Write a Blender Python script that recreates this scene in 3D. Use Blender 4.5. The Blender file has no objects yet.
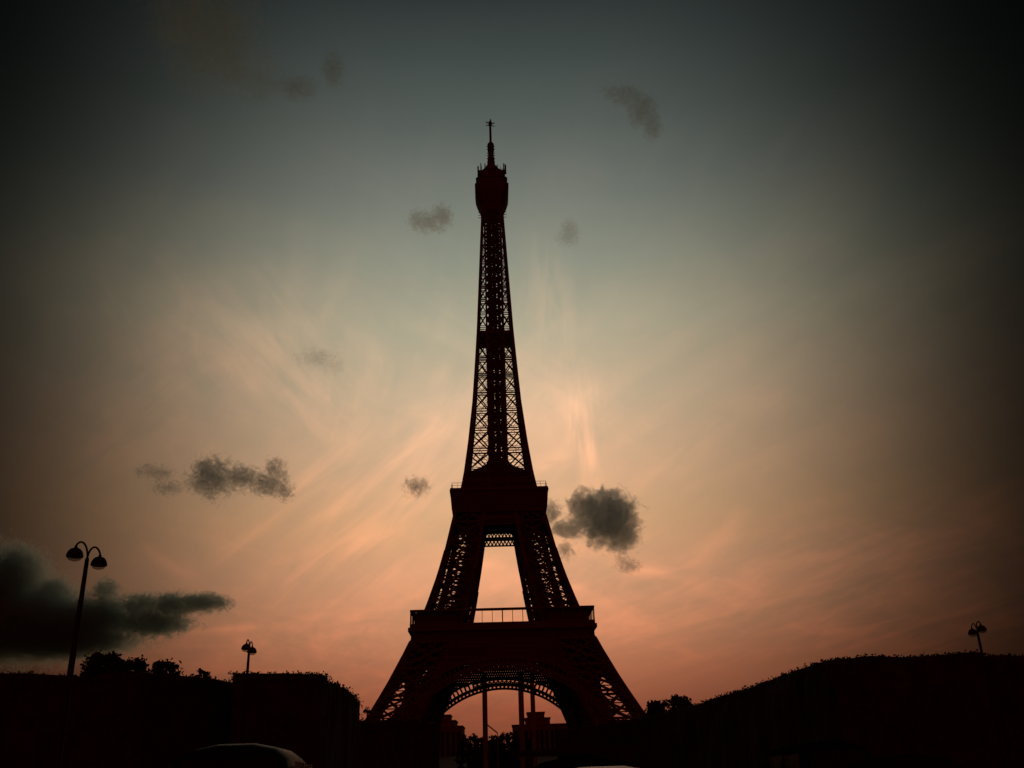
import bpy, math, random
from mathutils import Vector, Matrix, noise
random.seed(7)
sc = bpy.context.scene
R = math.radians

# ------------------------------------------------------------------ camera
F_PX, PITCH, ROLL, EYE = 950.0, R(22.95), R(1.73), 1.3
cam_d = bpy.data.cameras.new("camera"); cam = bpy.data.objects.new("camera", cam_d)
sc.collection.objects.link(cam); sc.camera = cam
cam_d.sensor_width = 36.0; cam_d.lens = 36.0 * F_PX / 1024.0
cam_d.clip_start = 0.1; cam_d.clip_end = 40000
cam.location = (0, 0, EYE)
cam.rotation_euler = (Matrix.Rotation(R(90) + PITCH, 3, 'X') @ Matrix.Rotation(-ROLL, 3, 'Z')).to_euler()

def lin(c):
    return tuple(((v/255)/12.92 if v/255 <= .04045 else ((v/255+.055)/1.055)**2.4) for v in c) + (1.0,)

RX = cam.rotation_euler.to_matrix()
# ------------------------------------------------------------------ dusk sky
WISPS = [(290, 512, 358, 432, 11, .32), (300, 525, 425, 447, 9, .26), (215, 552, 300, 505, 9, .24), (345, 540, 452, 475, 14, .30),
    (160, 268, 292, 400, 22, .19), (262, 270, 312, 335, 8, .22), (250, 330, 350, 410, 26, .22), (90, 470, 190, 350, 34, .16),
    (578, 370, 591, 482, 10, .55), (562, 400, 584, 470, 7, .30), (540, 240, 556, 350, 16, .32), (646, 476, 780, 398, 6, .26),
    (632, 577, 695, 563, 3.5, .42), (690, 565, 742, 518, 6, .26), (752, 568, 845, 553, 4, .22), (800, 614, 895, 621, 3.5, .22),
    (536, 470, 568, 457, 5, .34), (180, 630, 265, 626, 2.5, .40), (275, 588, 385, 527, 8, .30), (305, 622, 395, 566, 9, .30),
    (315, 638, 432, 602, 7, .30), (140, 550, 200, 578, 5, .26), (600, 640, 700, 590, 12, .22), (395, 455, 452, 420, 14, .28), (330, 430, 345, 355, 14, .25)]
w = bpy.data.worlds.new("World"); sc.world = w; w.use_nodes = True
nt = w.node_tree; nt.nodes.clear()
class NB:
    def __init__(s, nt): s.nt = nt
    def n(s, t, **k):
        nd = s.nt.nodes.new(t)
        for a, b in k.items(): setattr(nd, a, b)
        return nd
    def put(s, sock, v):
        if hasattr(v, 'is_output'): s.nt.links.new(v, sock)
        elif v is not None: sock.default_value = v
    def m(s, op, a, b=None, c=None, clamp=False):
        nd = s.n('ShaderNodeMath', operation=op, use_clamp=clamp)
        for i, v in enumerate((a, b, c)): s.put(nd.inputs[i], v)
        return nd.outputs[0]
    def v(s, op, a, b=None):
        nd = s.n('ShaderNodeVectorMath', operation=op)
        s.put(nd.inputs[0], a); s.put(nd.inputs[1], b)
        return nd.outputs['Value'] if op in ('DOT_PRODUCT', 'LENGTH') else nd.outputs[0]
    def sm(s, x, a, b, lo=0.0, hi=1.0):
        nd = s.n('ShaderNodeMapRange', interpolation_type='SMOOTHSTEP')
        s.put(nd.inputs[0], x)
        for i, q in enumerate((a, b, lo, hi)): nd.inputs[i+1].default_value = q
        return nd.outputs[0]
    def noise(s, vec, scale, detail=5, rough=.55, dist=0.0):
        nd = s.n('ShaderNodeTexNoise')
        s.put(nd.inputs['Vector'], vec)
        nd.inputs['Scale'].default_value = scale; nd.inputs['Detail'].default_value = detail
        nd.inputs['Roughness'].default_value = rough; nd.inputs['Distortion'].default_value = dist
        return nd.outputs[0]
    def mix(s, fac, a, b, blend='MIX'):
        nd = s.n('ShaderNodeMix', data_type='RGBA', blend_type=blend)
        s.put(nd.inputs[0], fac); s.put(nd.inputs[6], a); s.put(nd.inputs[7], b)
        return nd.outputs[2]
    def ramp(s, fac, stops):
        nd = s.n('ShaderNodeValToRGB'); s.put(nd.inputs[0], fac)
        el = nd.color_ramp.elements
        while len(el) < len(stops): el.new(.5)
        for e, (p, c) in zip(el, stops): e.position = p; e.color = c
        return nd.outputs[0]

E = lambda deg: math.sin(R(deg))
SUN_AZ = R(-1.1)                                   # azimuth of the afterglow, from +Y
B = NB(nt)
d = B.n('ShaderNodeTexCoord').outputs['Generated']
d = B.v('NORMALIZE', d)
sp = B.n('ShaderNodeSeparateXYZ'); nt.links.new(d, sp.inputs[0])
dz = sp.outputs[2]
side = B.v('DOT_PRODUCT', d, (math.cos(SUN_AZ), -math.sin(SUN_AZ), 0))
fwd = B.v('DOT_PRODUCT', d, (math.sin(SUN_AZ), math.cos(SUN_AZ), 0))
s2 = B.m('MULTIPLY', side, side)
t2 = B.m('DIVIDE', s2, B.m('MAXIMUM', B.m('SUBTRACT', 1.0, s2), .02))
fall = B.m('MULTIPLY', B.m('POWER', math.e, B.m('MULTIPLY', B.m('POWER', B.m('MULTIPLY', t2, B.sm(dz, E(26), E(46), 9.0, 13.5)), 1.25), -1.0)), B.sm(fwd, 0.0, .45))  # lens vignette put into the sky colour, darkening sideways from the afterglow
col = B.ramp(dz, [(0, lin((112, 52, 38))), (E(4), lin((148, 80, 57))), (E(6.2), lin((180, 111, 79))),
    (E(8.5), lin((201, 138, 101))), (E(11.5), lin((217, 160, 120))), (E(14.5), lin((224, 173, 128))),
    (E(18), lin((222, 180, 141))), (E(22), lin((208, 182, 149))), (E(26), lin((182, 173, 146))),
    (E(30), lin((150, 151, 133))), (E(34), lin((121, 125, 115))), (E(38), lin((93, 99, 93))),
    (E(42), lin((68, 75, 72))), (E(46), lin((41, 46, 45))), (E(55), lin((22, 25, 25))), (1, lin((8, 9, 9)))])  # upper stops also carry the vignette's darkening towards the top
# cirrus on a high flat layer, so its streaks converge with distance
den = B.m('ADD', B.m('MAXIMUM', dz, 0.0), .10)
px = B.m('DIVIDE', side, den); py = B.m('DIVIDE', fwd, den)
def layer(rot, sx, sy, scale, lo, hi, dist, off):
    c, s = math.cos(R(rot)), math.sin(R(rot))
    a = B.m('ADD', B.m('MULTIPLY', px, c*sx), B.m('MULTIPLY', py, s*sx))
    b = B.m('ADD', B.m('MULTIPLY', px, -s*sy), B.m('MULTIPLY', py, c*sy))
    cb = B.n('ShaderNodeCombineXYZ'); B.put(cb.inputs[0], a); B.put(cb.inputs[1], b); cb.inputs[2].default_value = off
    return B.sm(B.noise(cb.outputs[0], scale, 4, .56, dist), lo, hi)
c1 = layer(28, 2.4, .6, 1.4, .38, .74, .8, 3.1)
c2 = layer(-35, 2.0, .7, 1.2, .42, .76, .9, 8.7)
c3 = layer(8, 5.5, 1.6, 2.3, .40, .75, .5, 1.3)
big = layer(0, .55, .55, 1.1, .36, .66, .3, 5.5)
ci = B.m('ADD', B.m('MULTIPLY', c1, .55), B.m('MULTIPLY', c2, .5))
ci = B.m('ADD', ci, B.m('MULTIPLY', c3, .28))
ci = B.m('MULTIPLY', ci, B.m('ADD', B.m('MULTIPLY', big, .85), .2))
ci = B.m('MULTIPLY', ci, B.sm(dz, E(2), E(9), .35, 1.0))
ci = B.m('MULTIPLY', ci, B.sm(dz, E(22), E(40), 1.0, .30))
# separate wisps of high cirrus, each a soft feathered band across the dome
gx = B.m('DIVIDE', side, B.m('MAXIMUM', fwd, .05)); gz = B.m('DIVIDE', dz, B.m('MAXIMUM', fwd, .05))
cbg = B.n('ShaderNodeCombineXYZ'); B.put(cbg.inputs[0], gx); B.put(cbg.inputs[1], gz)
wob = B.m('MULTIPLY', B.m('SUBTRACT', B.noise(cbg.outputs[0], 9, 2, .5), .5), .07)
frn = B.sm(fwd, .1, .3)
def gdir(x, y):
    v = RX @ Vector(((x-512)/F_PX, (384-y)/F_PX, -1.0))
    a = v.x*math.cos(SUN_AZ) - v.y*math.sin(SUN_AZ); f = v.x*math.sin(SUN_AZ) + v.y*math.cos(SUN_AZ)
    return a/f, v.z/f
feather = {}
for ang in (10, 42, 88, 132):
    c, sn = math.cos(R(ang)), math.sin(R(ang)); cb = B.n('ShaderNodeCombineXYZ')
    B.put(cb.inputs[0], B.m('MULTIPLY', B.m('ADD', B.m('MULTIPLY', gx, c), B.m('MULTIPLY', gz, sn)), 8.0))
    B.put(cb.inputs[1], B.m('MULTIPLY', B.m('ADD', B.m('MULTIPLY', gx, -sn), B.m('MULTIPLY', gz, c)), 42.0)); cb.inputs[2].default_value = ang
    feather[ang] = B.sm(B.noise(cb.outputs[0], 1.0, 3, .55, .4), .30, .68)
wisps = None
for (x0, y0, x1, y1, wd, st) in WISPS:
    (a0, b0), (a1, b1) = gdir(x0, y0), gdir(x1, y1)
    L_ = math.hypot(a1-a0, b1-b0); ux, uz = (a1-a0)/L_, (b1-b0)/L_
    al = B.m('ADD', B.m('MULTIPLY', B.m('SUBTRACT', gx, a0), ux/L_), B.m('MULTIPLY', B.m('SUBTRACT', gz, b0), uz/L_))
    ac = B.m('ADD', B.m('ADD', B.m('MULTIPLY', B.m('SUBTRACT', gx, a0), -uz), B.m('MULTIPLY', B.m('SUBTRACT', gz, b0), ux)), B.m('MULTIPLY', wob, min(1.0, wd/8)))
    wr = wd*1.4/F_PX
    gs = B.m('DIVIDE', 1.0, B.m('ADD', 1.0, B.m('POWER', B.m('ABSOLUTE', B.m('DIVIDE', ac, wr)), 2.4)))
    en = B.m('MULTIPLY', B.sm(al, -.35, .3), B.sm(al, .65, 1.35, 1.0, 0.0))
    ang = math.degrees(math.atan2(uz, ux)) % 180
    fe = feather[min(feather, key=lambda k: min(abs(k-ang), 180-abs(k-ang)))]
    q = B.m('MULTIPLY', B.m('MULTIPLY', gs, en), B.m('MULTIPLY', fe, st*.98))
    wisps = q if wisps is None else B.m('ADD', wisps, q)
ci = B.m('ADD', B.m('MULTIPLY', ci, .8), B.m('MULTIPLY', wisps, frn))
gain = B.n('ShaderNodeCombineXYZ')
for i, k in enumerate((.84, .42, .30)): B.put(gain.inputs[i], B.m('ADD', B.m('MULTIPLY', ci, k), (.90, .94, .96)[i]))
colc = B.mix(1.0, col, gain.outputs[0], 'MULTIPLY')
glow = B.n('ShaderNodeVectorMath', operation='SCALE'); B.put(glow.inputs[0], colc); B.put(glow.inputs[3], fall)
# red glow added to the unseen sky behind the camera, tinting the silhouettes
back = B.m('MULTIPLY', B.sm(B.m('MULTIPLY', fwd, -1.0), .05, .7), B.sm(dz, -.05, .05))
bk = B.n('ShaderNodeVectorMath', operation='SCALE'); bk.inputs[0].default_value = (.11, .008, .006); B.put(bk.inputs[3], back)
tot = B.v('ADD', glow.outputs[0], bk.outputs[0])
# clear twilight air from the Sky Texture, sun just on the horizon
sky = B.n('ShaderNodeTexSky', sky_type='NISHITA', sun_disc=False)
sky.sun_elevation = R(1.0); sky.sun_rotation = SUN_AZ
sk = B.n('ShaderNodeVectorMath', operation='SCALE'); nt.links.new(sky.outputs[0], sk.inputs[0]); sk.inputs[3].default_value = .0008
tot = B.v('ADD', tot, sk.outputs[0])
tot = B.v('ADD', tot, (.0005, .0006, .0005))
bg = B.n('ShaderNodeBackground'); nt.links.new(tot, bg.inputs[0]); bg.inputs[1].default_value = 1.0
out = B.n('ShaderNodeOutputWorld'); nt.links.new(bg.outputs[0], out.inputs[0])

sun_d = bpy.data.lights.new("sun", 'SUN'); sun = bpy.data.objects.new("sun", sun_d)
sc.collection.objects.link(sun)
sun_d.energy = .12; sun_d.angle = R(3); sun_d.color = (1.0, .5, .25)
sun.rotation_euler = Vector((math.sin(SUN_AZ), math.cos(SUN_AZ), math.tan(R(1.0)))).to_track_quat('Z', 'Y').to_euler()
vs = sc.view_settings
vs.view_transform = 'Standard'; vs.look = 'None'; vs.exposure = 0; vs.gamma = 1; vs.use_curve_mapping = False
sc.cycles.volume_bounces = 7; sc.cycles.max_bounces = 8; sc.cycles.volume_step_rate = .6

# ------------------------------------------------------------------ helpers
RX = cam.rotation_euler.to_matrix()
def at(x, y, Y):
    """point on the sight line of pixel (x, y) at forward distance Y"""
    v = RX @ Vector(((x-512)/F_PX, (384-y)/F_PX, -1.0))
    return Vector((0, 0, EYE)) + v * (Y / v.y)
def at_h(x, y, h):
    v = RX @ Vector(((x-512)/F_PX, (384-y)/F_PX, -1.0))
    return Vector((0, 0, EYE)) + v * ((h-EYE) / v.z)

class MB:
    def __init__(s): s.v = []; s.f = []; s.smooth = set()
    def quad(s, *p):
        i = len(s.v); s.v += [tuple(q) for q in p]; s.f.append(tuple(range(i, i+len(p))))
    def bar(s, p, q, t, t2=None):
        p, q = Vector(p), Vector(q); dd = q-p
        if dd.length < 1e-5: return
        dd.normalize()
        a = dd.cross(Vector((0, 0, 1)) if abs(dd.z) < .95 else Vector((1, 0, 0))).normalized(); b = dd.cross(a)
        h = t/2; h2 = (t2 if t2 else t)/2
        i = len(s.v)
        for c in (p, q):
            for (k, l) in ((-1, -1), (1, -1), (1, 1), (-1, 1)): s.v.append(tuple(c + a*h*k + b*h2*l))
        s.f += [(i, i+1, i+5, i+4), (i+1, i+2, i+6, i+5), (i+2, i+3, i+7, i+6), (i+3, i, i+4, i+7), (i+3, i+2, i+1, i), (i+4, i+5, i+6, i+7)]
    def box(s, x0, x1, y0, y1, z0, z1):
        s.frus((x0, x1, y0, y1), z0, (x0, x1, y0, y1), z1)
    def frus(s, a, z0, b, z1):
        i = len(s.v)
        for (r, z) in ((a, z0), (b, z1)):
            s.v += [(r[0], r[2], z), (r[1], r[2], z), (r[1], r[3], z), (r[0], r[3], z)]
        s.f += [(i+3, i+2, i+1, i), (i+4, i+5, i+6, i+7), (i, i+1, i+5, i+4), (i+1, i+2, i+6, i+5), (i+2, i+3, i+7, i+6), (i+3, i, i+4, i+7)]
    def tube(s, pts, rad, n=8, cap=True):
        pts = [Vector(p) for p in pts]; i0 = len(s.v); prev = None
        rad = rad if isinstance(rad, (list, tuple)) else [rad]*len(pts)
        for k, p in enumerate(pts):
            dd = (pts[min(k+1, len(pts)-1)] - pts[max(k-1, 0)]).normalized()
            if prev is None:
                a = dd.cross(Vector((0, 0, 1)) if abs(dd.z) < .9 else Vector((1, 0, 0))).normalized()
            else: a = (prev - dd*prev.dot(dd)).normalized()
            prev = a; b = dd.cross(a)
            for j in range(n):
                t = 2*math.pi*j/n; s.v.append(tuple(p + (a*math.cos(t)+b*math.sin(t))*rad[k]))
        for k in range(len(pts)-1):
            for j in range(n):
                s.smooth.add(len(s.f))
                s.f.append((i0+k*n+j, i0+k*n+(j+1) % n, i0+(k+1)*n+(j+1) % n, i0+(k+1)*n+j))
        if cap:
            s.f.append(tuple(i0+j for j in reversed(range(n)))); e = i0+(len(pts)-1)*n
            s.f.append(tuple(e+j for j in range(n)))
    def lathe(s, prof, c=(0, 0, 0), n=20):
        s.tube([(c[0], c[1], c[2]+z) for r, z in prof], [max(r, 1e-4) for r, z in prof], n)
    def build(s, name, mat, parent=None, tf=None):
        me = bpy.data.meshes.new(name)
        vv = [tuple(tf @ Vector(p)) for p in s.v] if tf else s.v
        me.from_pydata(vv, [], s.f); me.materials.append(mat)
        if s.smooth: me.polygons.foreach_set('use_smooth', [i in s.smooth for i in range(len(s.f))])
        me.update()
        o = bpy.data.objects.new(name, me); sc.collection.objects.link(o)
        if parent: o.parent = parent
        return o

def tag(o, label=None, cat=None, group=None, kind=None):
    if label: o['label'] = label
    if cat: o['category'] = cat
    if group: o['group'] = group
    if kind: o['kind'] = kind
    return o
def empty(name, loc=(0, 0, 0), rz=0.0):
    o = bpy.data.objects.new(name, None); sc.collection.objects.link(o)
    o.location = loc; o.rotation_euler = (0, 0, rz); o.empty_display_size = .5
    return o
def copy_tree(o, parent=None):
    c = o.copy(); sc.collection.objects.link(c)
    if parent: c.parent = parent
    for ch in [q for q in o.children]: copy_tree(ch, c)
    return c

def mat(name, c, rough=.7, metal=0.0, var=.25, scale=1.5, coat=0.0, bump=0.0, spec=.5):
    m = bpy.data.materials.new(name); m.use_nodes = True
    b = NB(m.node_tree); p = m.node_tree.nodes['Principled BSDF']
    tc = b.n('ShaderNodeTexCoord').outputs['Object']
    nz = b.noise(tc, scale, 6, .6)
    lo = tuple(v*(1-var) for v in c)+(1,); hi = tuple(min(1, v*(1+var)) for v in c)+(1,)
    b.put(p.inputs['Base Color'], b.ramp(nz, [(.3, lo), (.7, hi)]))
    b.put(p.inputs['Roughness'], b.sm(nz, .2, .8, max(.03, rough-.1), min(1, rough+.1)))
    p.inputs['Metallic'].default_value = metal; p.inputs['Coat Weight'].default_value = coat
    p.inputs['Specular IOR Level'].default_value = spec
    p.inputs['Coat Roughness'].default_value = .06
    if bump:
        bn = b.n('ShaderNodeBump'); bn.inputs['Strength'].default_value = bump; b.put(bn.inputs['Height'], nz)
        b.put(p.inputs['Normal'], bn.outputs[0])
    return m
M = dict(
    iron=mat('brown iron paint', (.09, .022, .015), .8, var=.2, scale=.15),
    iron_dark=mat('dark iron paint', (.075, .02, .013), .8, var=.2, scale=.3),
    pole=mat('dark lamp paint', (.025, .01, .008), .7, spec=.2),
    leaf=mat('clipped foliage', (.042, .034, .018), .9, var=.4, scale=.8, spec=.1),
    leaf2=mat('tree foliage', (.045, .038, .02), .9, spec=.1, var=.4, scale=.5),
    bark=mat('bark', (.07, .05, .035), .9, scale=4, bump=.4),
    grass=mat('lawn', (.05, .06, .025), .95, var=.3, scale=.4),
    asphalt=mat('asphalt', (.05, .048, .046), .9, var=.2, scale=9, bump=.2),
    paving=mat('pale gravel paving', (.22, .19, .15), .95, var=.2, scale=3),
    kerb=mat('kerb stone', (.3, .28, .25), .9, var=.15, scale=5),
    paint=mat('road paint', (.7, .7, .66), .8, var=.15, scale=6),
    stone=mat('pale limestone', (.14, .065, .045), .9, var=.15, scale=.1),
    mast=mat('light grey steel', (.55, .38, .3), .6, var=.1),
    glass_dark=mat('dark glass', (.01, .011, .011), .3, var=.05, spec=.12),
    tyre=mat('tyre rubber', (.02, .02, .02), .9),
    rim=mat('alloy', (.45, .45, .45), .35, .9),
    lampglass=mat('lamp lens', (.6, .6, .6), .15),
    tail=mat('red lens', (.3, .01, .01), .2),
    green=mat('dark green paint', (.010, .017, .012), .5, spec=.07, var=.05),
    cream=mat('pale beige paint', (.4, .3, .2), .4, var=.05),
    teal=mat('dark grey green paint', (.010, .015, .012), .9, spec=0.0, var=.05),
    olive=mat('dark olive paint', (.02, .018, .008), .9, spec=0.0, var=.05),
)
def bowl_mat():
    m = bpy.data.materials.new('frosted lamp bowl'); m.use_nodes = True
    n = m.node_tree; n.nodes.clear(); b = NB(n)
    tr = b.n('ShaderNodeBsdfTranslucent'); tr.inputs[0].default_value = (.75, .72, .65, 1)
    tp = b.n('ShaderNodeBsdfTransparent'); tp.inputs[0].default_value = (.8, .78, .74, 1)
    mx = b.n('ShaderNodeMixShader'); mx.inputs[0].default_value = .6
    n.links.new(tr.outputs[0], mx.inputs[1]); n.links.new(tp.outputs[0], mx.inputs[2])
    o = b.n('ShaderNodeOutputMaterial'); n.links.new(mx.outputs[0], o.inputs[0])
    return m
M['bowl'] = bowl_mat()

# ------------------------------------------------------------------ ground, road, hill
g = MB(); n = 96
g.v.append((0, 0, 0)); 
for r in (30, 300, 2500, 14000):
    for j in range(n): g.v.append((r*math.cos(2*math.pi*j/n), r*math.sin(2*math.pi*j/n), 0))
for j in range(n): g.f.append((0, 1+j, 1+(j+1) % n))
for k in range(3):
    for j in range(n):
        a = 1+k*n; g.f.append((a+j, a+n+j, a+n+(j+1) % n, a+(j+1) % n))
tag(g.build('ground', M['grass']), kind='structure')
g = MB(); g.quad((-200, 2, .004), (200, 2, .004), (200, 30, .004), (-200, 30, .004)); tag(g.build('road', M['asphalt']), kind='structure')
g = MB(); g.box(-200, 200, 30, 30.25, 0, .13); tag(g.build('kerb', M['kerb']), kind='structure')
g = MB(); g.quad((-200, 30.25, .12), (200, 30.25, .12), (200, 36, .12), (-200, 36, .12))
g.quad((-200, 36, .12), (200, 36, .12), (200, 36, 0), (-200, 36, 0)); tag(g.build('pavement', M['paving']), kind='structure')
g = MB(); g.quad((-16, 36.1, .006), (16, 36.1, .006), (22, 330, .006), (-26, 330, .006)); tag(g.build('path', M['paving']), kind='structure')
g = MB()
for k in range(-30, 31): g.quad((k*6, 15.9, .008), (k*6+3, 15.9, .008), (k*6+3, 16.05, .008), (k*6, 16.05, .008))
tag(g.build('road_markings', M['paint']), kind='structure')
# low hill behind the tower
g = MB(); nx, ny = 60, 24
for j in range(ny+1):
    for i in range(nx+1):
        x = -900+1800*i/nx; y = 500+900*j/ny
        t = max(0, min(1, (y-500)/180)); e = max(0, min(1, (1400-y)/300)); ex = max(0, min(1, (900-abs(x))/300))
        h = 22*(t*t*(3-2*t))*(e*e*(3-2*e))*(ex*ex*(3-2*ex))
        g.v.append((x, y, h - .4 + .6*noise.noise((x*.01, y*.01, 0))*min(1, h)))
for j in range(ny):
    for i in range(nx):
        a = j*(nx+1)+i; g.smooth.add(len(g.f)); g.f.append((a, a+1, a+nx+2, a+nx+1))
tag(g.build('hill', M['grass']), kind='structure')

# ------------------------------------------------------------------ the iron tower
TX, TY, YAW = -7.35, 407.0, R(1.6)
tower = empty('lattice_tower', (TX, TY, 0), YAW)
tag(tower, 'tall dark iron lattice tower with four splayed legs, two platforms and a spire', 'tower')
def interp(tab):
    def f(z):
        if z <= tab[0][0]: return tab[0][1]
        for (a, b), (c, e) in zip(tab, tab[1:]):
            if z <= c:
                return b+(e-b)*(z-a)/(c-a)
        return tab[-1][1]
    return f
Wz = interp([(0, 62.4), (12, 55.4), (23.8, 49.0), (36, 42.5), (49, 36.4), (57, 33.0), (67, 29.1), (80, 25.0), (90, 22.4), (99.4, 20.35), (107, 18.7),
             (116, 16.9), (125, 15.2), (140, 13.2), (161, 11.0), (180, 9.7), (197.6, 8.6), (230, 7.1), (263, 5.6), (272, 5.4)])
Iz = interp([(0, 37.4), (24, 31.2), (36, 25.8), (49, 19.6), (57, 16.4), (66, 14.0), (76, 11.9), (92, 8.9), (102, 7.3), (116, 5.6)])
def rotk(p, k):
    x, y, z = p
    for _ in range(k): x, y = -y, x
    return Vector((x, y, z))
def lerp(a, b, t): return a+(b-a)*t
def lattice(mb, fa, fb, zs, main, hor, sub=0, st=.2, nx=1, hgap=0.0, skip=0):
    for za, zb in zip(zs, zs[1:]):
        zt = zb - hgap*(zb-za)
        a, b, c, e = fa(za), fb(za), fb(zt), fa(zt)
        P = lambda u, v: lerp(lerp(a, b, u), lerp(e, c, u), v)
        for i in range(nx):
            u0, u1 = i/nx, (i+1)/nx
            mb.bar(P(u0, 0), P(u1, 1), main); mb.bar(P(u1, 0), P(u0, 1), main)
        mb.bar(a, b, hor)
        if hgap: mb.bar(e, c, hor)
        if sub:
            sx, sy = sub
            for i in range(sx-skip):
                for j in range(sy):
                    u0, u1, v0, v1 = i/sx, (i+1)/sx, j/sy, (j+1)/sy
                    mb.bar(P(u0, v0), P(u1, v1), st); mb.bar(P(u1, v0), P(u0, v1), st)
            for j in range(1, sy): mb.bar(P(0, j/sy), P((sx-skip)/sx, j/sy), st)
    mb.bar(fa(zs[-1]), fb(zs[-1]), hor)
def lin_z(a, b, n): return [a+(b-a)*i/n for i in range(n+1)]
# masonry piers and four legs below the first platform, then four between the platforms
for k in range(4):
    pm = MB()
    def corner(sx, sy, z):                      # sx, sy in {0 inner, 1 outer}
        x = Wz(z) if sx else Iz(z); y = Wz(z) if sy else Iz(z)
        return rotk((x, y, z), k)
    for sx in (0, 1):
        for sy in (0, 1):
            pm = MB(); c = corner(sx, sy, 0); pm.frus((c.x-4, c.x+4, c.y-4, c.y+4), -.5, (c.x-2.6, c.x+2.6, c.y-2.6, c.y+2.6), 3.5)
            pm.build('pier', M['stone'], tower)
    for (z0, z1, npan, ch, mainb, horb, sub, st) in ((2.5, 53, 5, 1.7, .9, .9, (3, 3), .42), (53, 112, 7, 1.35, .7, .75, (3, 3), .36)):
        lb = MB(); zz = lin_z(z0, z1, npan*2)
        for sx in (0, 1):
            for sy in (0, 1):
                for a, b in zip(zz, zz[1:]): lb.bar(corner(sx, sy, a), corner(sx, sy, b), ch)
        zs = lin_z(z0, z1, npan)
        lattice(lb, lambda z: corner(0, 1, z), lambda z: corner(1, 1, z), zs, mainb, horb, sub, st, skip=1 if z0 > 50 else 0)
        lattice(lb, lambda z: corner(1, 0, z), lambda z: corner(1, 1, z), zs, mainb, horb, sub, st, skip=1 if z0 > 50 else 0)
        lattice(lb, lambda z: corner(0, 0, z), lambda z: corner(1, 0, z), zs, mainb, horb, sub, st)
        lattice(lb, lambda z: corner(0, 0, z), lambda z: corner(0, 1, z), zs, mainb, horb, sub, st)
        leg = lb.build('leg', M['iron'], tower)
        # lift track and stair running up the inner half of the leg
        tb = MB()
        def mid(u, v, z): return lerp(lerp(corner(0, 0, z), corner(1, 0, z), u), lerp(corner(0, 1, z), corner(1, 1, z), u), v)
        for a, b in zip(zz, zz[1:]):
            for (u, v, t) in ((.2, .2, 2.0), (.34, .2, 1.6), (.2, .34, 1.6), (.36, .36, 1.4), (.12, .3, 1.0), (.3, .12, 1.0)):
                tb.bar(mid(u, v, a), mid(u, v, b), t, t*.6)
        for q in range(int((z1-z0)/2)):
            z = z0+q*2
            tb.bar(mid(.15, .42, z), mid(.42, .15, z+1.6), .7); tb.bar(mid(.42, .15, z), mid(.15, .42, z+1.6), .7)
        tb.build('lift_track', M['iron_dark'], leg)

# decorative arch and spandrel on each face
RA, ZA = 43.5, 41.9
for k in range(4):
    ab = MB()
    def ap(r, th):
        z = ZA-RA + r*math.cos(th); x = r*math.sin(th)
        return rotk((x, -(Wz(max(z, 0))+.5), z), k)
    n = 50; t0 = R(58)
    ths = [-t0+2*t0*i/n for i in range(n+1)]
    for r, t in ((RA, .6), (RA+1.5, .45), (RA+1.9, .45), (RA+4.7, .8)):
        for a, b in zip(ths, ths[1:]): ab.bar(ap(r, a), ap(r, b), t, .9)
    for i, (a, b) in enumerate(zip(ths, ths[1:])):
        ab.bar(ap(RA, a), ap(RA+1.5, b), .4); ab.bar(ap(RA, b), ap(RA+1.5, a), .4)
        hi_ = RA+4.6 if abs(a+b)/2 > R(17) else RA+3.4
        ab.bar(ap(RA+1.9, a), ap(hi_, a), .6)
        if hi_ < RA+4:
            ab.bar(ap(RA+3.9, a), ap(RA+3.9, b), 1.2, .8); ab.bar(ap(RA+1.9, a), ap(hi_, b), .4); ab.bar(ap(RA+1.9, b), ap(hi_, a), .4)
    ab.build('arch', M['iron'], tower)
    sb = MB()
    def P(x, z): return rotk((x, -(Wz(z)+.1), z), k)
    def arcz(x): return ZA-RA+math.sqrt(max((RA+4.6)**2-x*x, 0))
    for z in (37.4, 39.6, 42, 44.2, 46.5, 48.5, 50.5, 52.4):
        xm = Iz(z)+2.0
        seg = lin_z(-xm, xm, 24)
        for a, b in zip(seg, seg[1:]):
            if arcz((a+b)/2) < z: sb.bar(P(a, z), P(b, z), .8, .8)
    zr = [35, 37, 39, 41, 43, 45, 47, 49, 51, 53]
    for za, zb in zip(zr, zr[1:]):
        xm = Iz(za)+2.0; cnt = max(6, int(xm))*2; seg = lin_z(-xm, xm, cnt)
        for a, b in zip(seg, seg[1:]):
            if arcz(a) < za+1.2 and arcz(b) < za+1.2:
                sb.bar(P(a, za), P(b, zb), .55); sb.bar(P(b, za), P(a, zb), .55)
    sb.build('spandrel', M['iron'], tower)
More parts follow.
